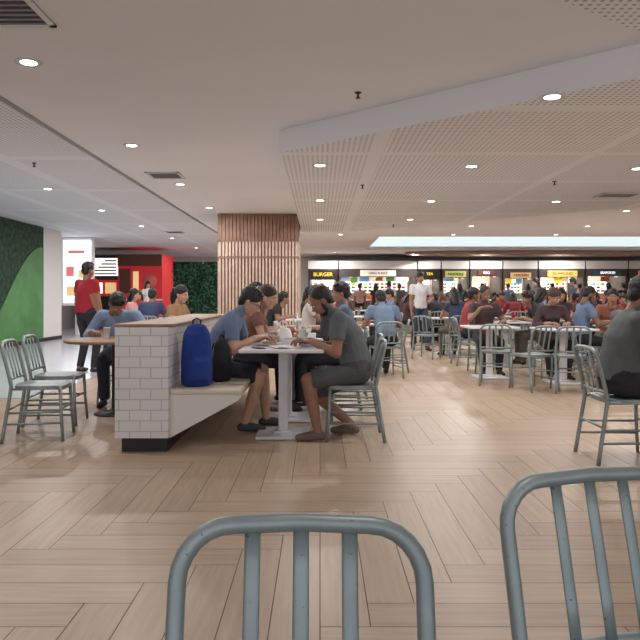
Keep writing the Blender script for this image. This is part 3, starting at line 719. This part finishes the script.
SH = [(150, 60, 64), (60, 70, 96), (206, 200, 198), (90, 92, 96), (150, 96, 80), (60, 104, 108), (40, 40, 46), (190, 150, 150), (112, 130, 160), (76, 56, 60), (180, 170, 130), (120, 34, 44), (50, 48, 58)]
POS = [dict(lean=12, sleeve=.55), dict(lean=24, sleeve=.55, neck=8), dict(fem=1, lean=10, sleeve=.4), dict(fem=1, lean=20, sleeve=1.8, neck=5), dict(lean=4, sleeve=.6, wl=(-.2, .25, .8), wr=(.12, .2, 1.0))]
def someone(x, y, f):
    i = random.randrange(5); fem = i in (2, 3)
    person('seated_woman' if fem else 'seated_man', x, y, f, POS[i], random.choice(SH), random.choice([(40, 44, 60), (34, 34, 36), (90, 84, 76)]),
           skin=random.randrange(4), hair=random.choice(['long', 'tied', 'long']) if fem else random.choice(['short', 'crop', 'short']), hairc=random.choice([0, 0, 1, 2]) if fem else 0, hp=random.uniform(0, 28), hy=random.uniform(-25, 25))
def group(x, y, sides, occ):
    put('dining_table', T2, (x, y, 0))
    if random.random() < .8: item('food_plate', x+.1, y-.12); item('paper_cup', x-.15, y+.1)
    if random.random() < .5: item('soda_cup', x+.2, y+.2)
    for a, oc in zip(sides, occ):
        r = math.radians(a); cx, cy = x+.62*math.cos(r), y+.62*math.sin(r); chair(cx, cy, a+180+random.uniform(-6, 6))
        if oc: someone(cx, cy, a+180)
someone(2.62, 12.8, 100)
chair(2.55, 10.2, -90); someone(2.55, 10.2, -90)
chair(3.35, 9.6, -90); someone(3.35, 9.6, -90)
for x, y in ((4.5, 9.7), (4.6, 12.0), (6.3, 11.2), (3.9, 14.6), (5.8, 13.9), (7.9, 13.3), (2.9, 17), (4.9, 17.2), (6.9, 16.8), (9.0, 16.2), (3.2, 20.6), (5.4, 20.8), (7.6, 20.4), (10, 20), (4, 24), (7, 24), (10.5, 23.6)):
    group(x, y, (180, 0, 90, -90) if random.random() < .6 else (180, 0), [random.random() < .88 for _ in range(4)])
for x, y in ((.5, 10.4), (-.3, 12.6), (.9, 14.6), (.2, 18.5), (1.5, 21.5), (-1.5, 20), (3.2, 11.4), (4.2, 18.9), (8.8, 18.4), (5.7, 22.5), (8.6, 22.9), (12.2, 21.5), (5.7, 25), (9, 14.8)):
    group(x, y, (180, 0), [True, random.random() < .9])
chair(.95, 9.7, 100); person('seated_man', .95, 9.7, 100, POS[1], (120, 140, 168), skin=1, hp=20, vox=.018)
person('standing_man', 2.18, 14.4, -80, dict(sit=0, lean=2, wl=(-.16, .22, 1.1), wr=(.22, .08, .86), al=(-.12, .14, .085), ar=(.12, -.12, .1), sleeve=.6), (206, 204, 206), (60, 66, 86), (40, 40, 44), skin=1, hp=12, vox=.018)
STP = dict(sit=0, lean=2, wl=(-.22, .08, .86), wr=(.22, .08, .86), sleeve=.6); STF = dict(sit=0, fem=1, lean=2, wl=(-.2, .08, .84), wr=(.16, .2, 1.05), sleeve=.5)
for i, (x, y, f) in enumerate(((1.6, 26.5, 90), (2.2, 26.0, 80), (3.2, 26.6, 80), (3.8, 26.0, 100), (5.6, 26.4, 100), (6.4, 26.0, 90), (7.6, 26.6, 95), (8.4, 26.6, 90), (9.1, 25.8, 80), (10.4, 26.4, 70), (11.3, 25.8, 110), (12.2, 26.5, 90), (13.3, 26.3, 80), (.1, 26.5, 90), (7.2, 18.7, 150), (2.4, 22.9, 90), (6.2, 18.9, 200), (.6, 24.8, 70))):
    if i % 3 == 1: person('standing_woman', x, y, f, STF, random.choice(SH), skin=2, hair='long')
    else: person('standing_man', x, y, f, STP, random.choice(SH), skin=1)

# ================================================================= FOREGROUND CHAIRS
chair(-.03, .77, -90)
chair(.612, 1.06, -76)

# ================================================================= LIGHT / CAMERA
w = bpy.data.worlds.new('world'); S.world = w; w.use_nodes = True
w.node_tree.nodes['Background'].inputs[0].default_value = (.90, .93, 1.0, 1); w.node_tree.nodes['Background'].inputs[1].default_value = 1.1
c = bpy.data.cameras.new('camera'); c.sensor_width = 36; c.lens = 37.1; c.shift_y = -23/640; c.clip_start = .05
co = bpy.data.objects.new('camera', c); COL.objects.link(co); co.location = (0, 0, 1.17); co.rotation_euler = (math.pi/2, 0, 0); S.camera = co
S.view_settings.view_transform = 'Standard'
print('OBJ', len(bpy.data.objects))
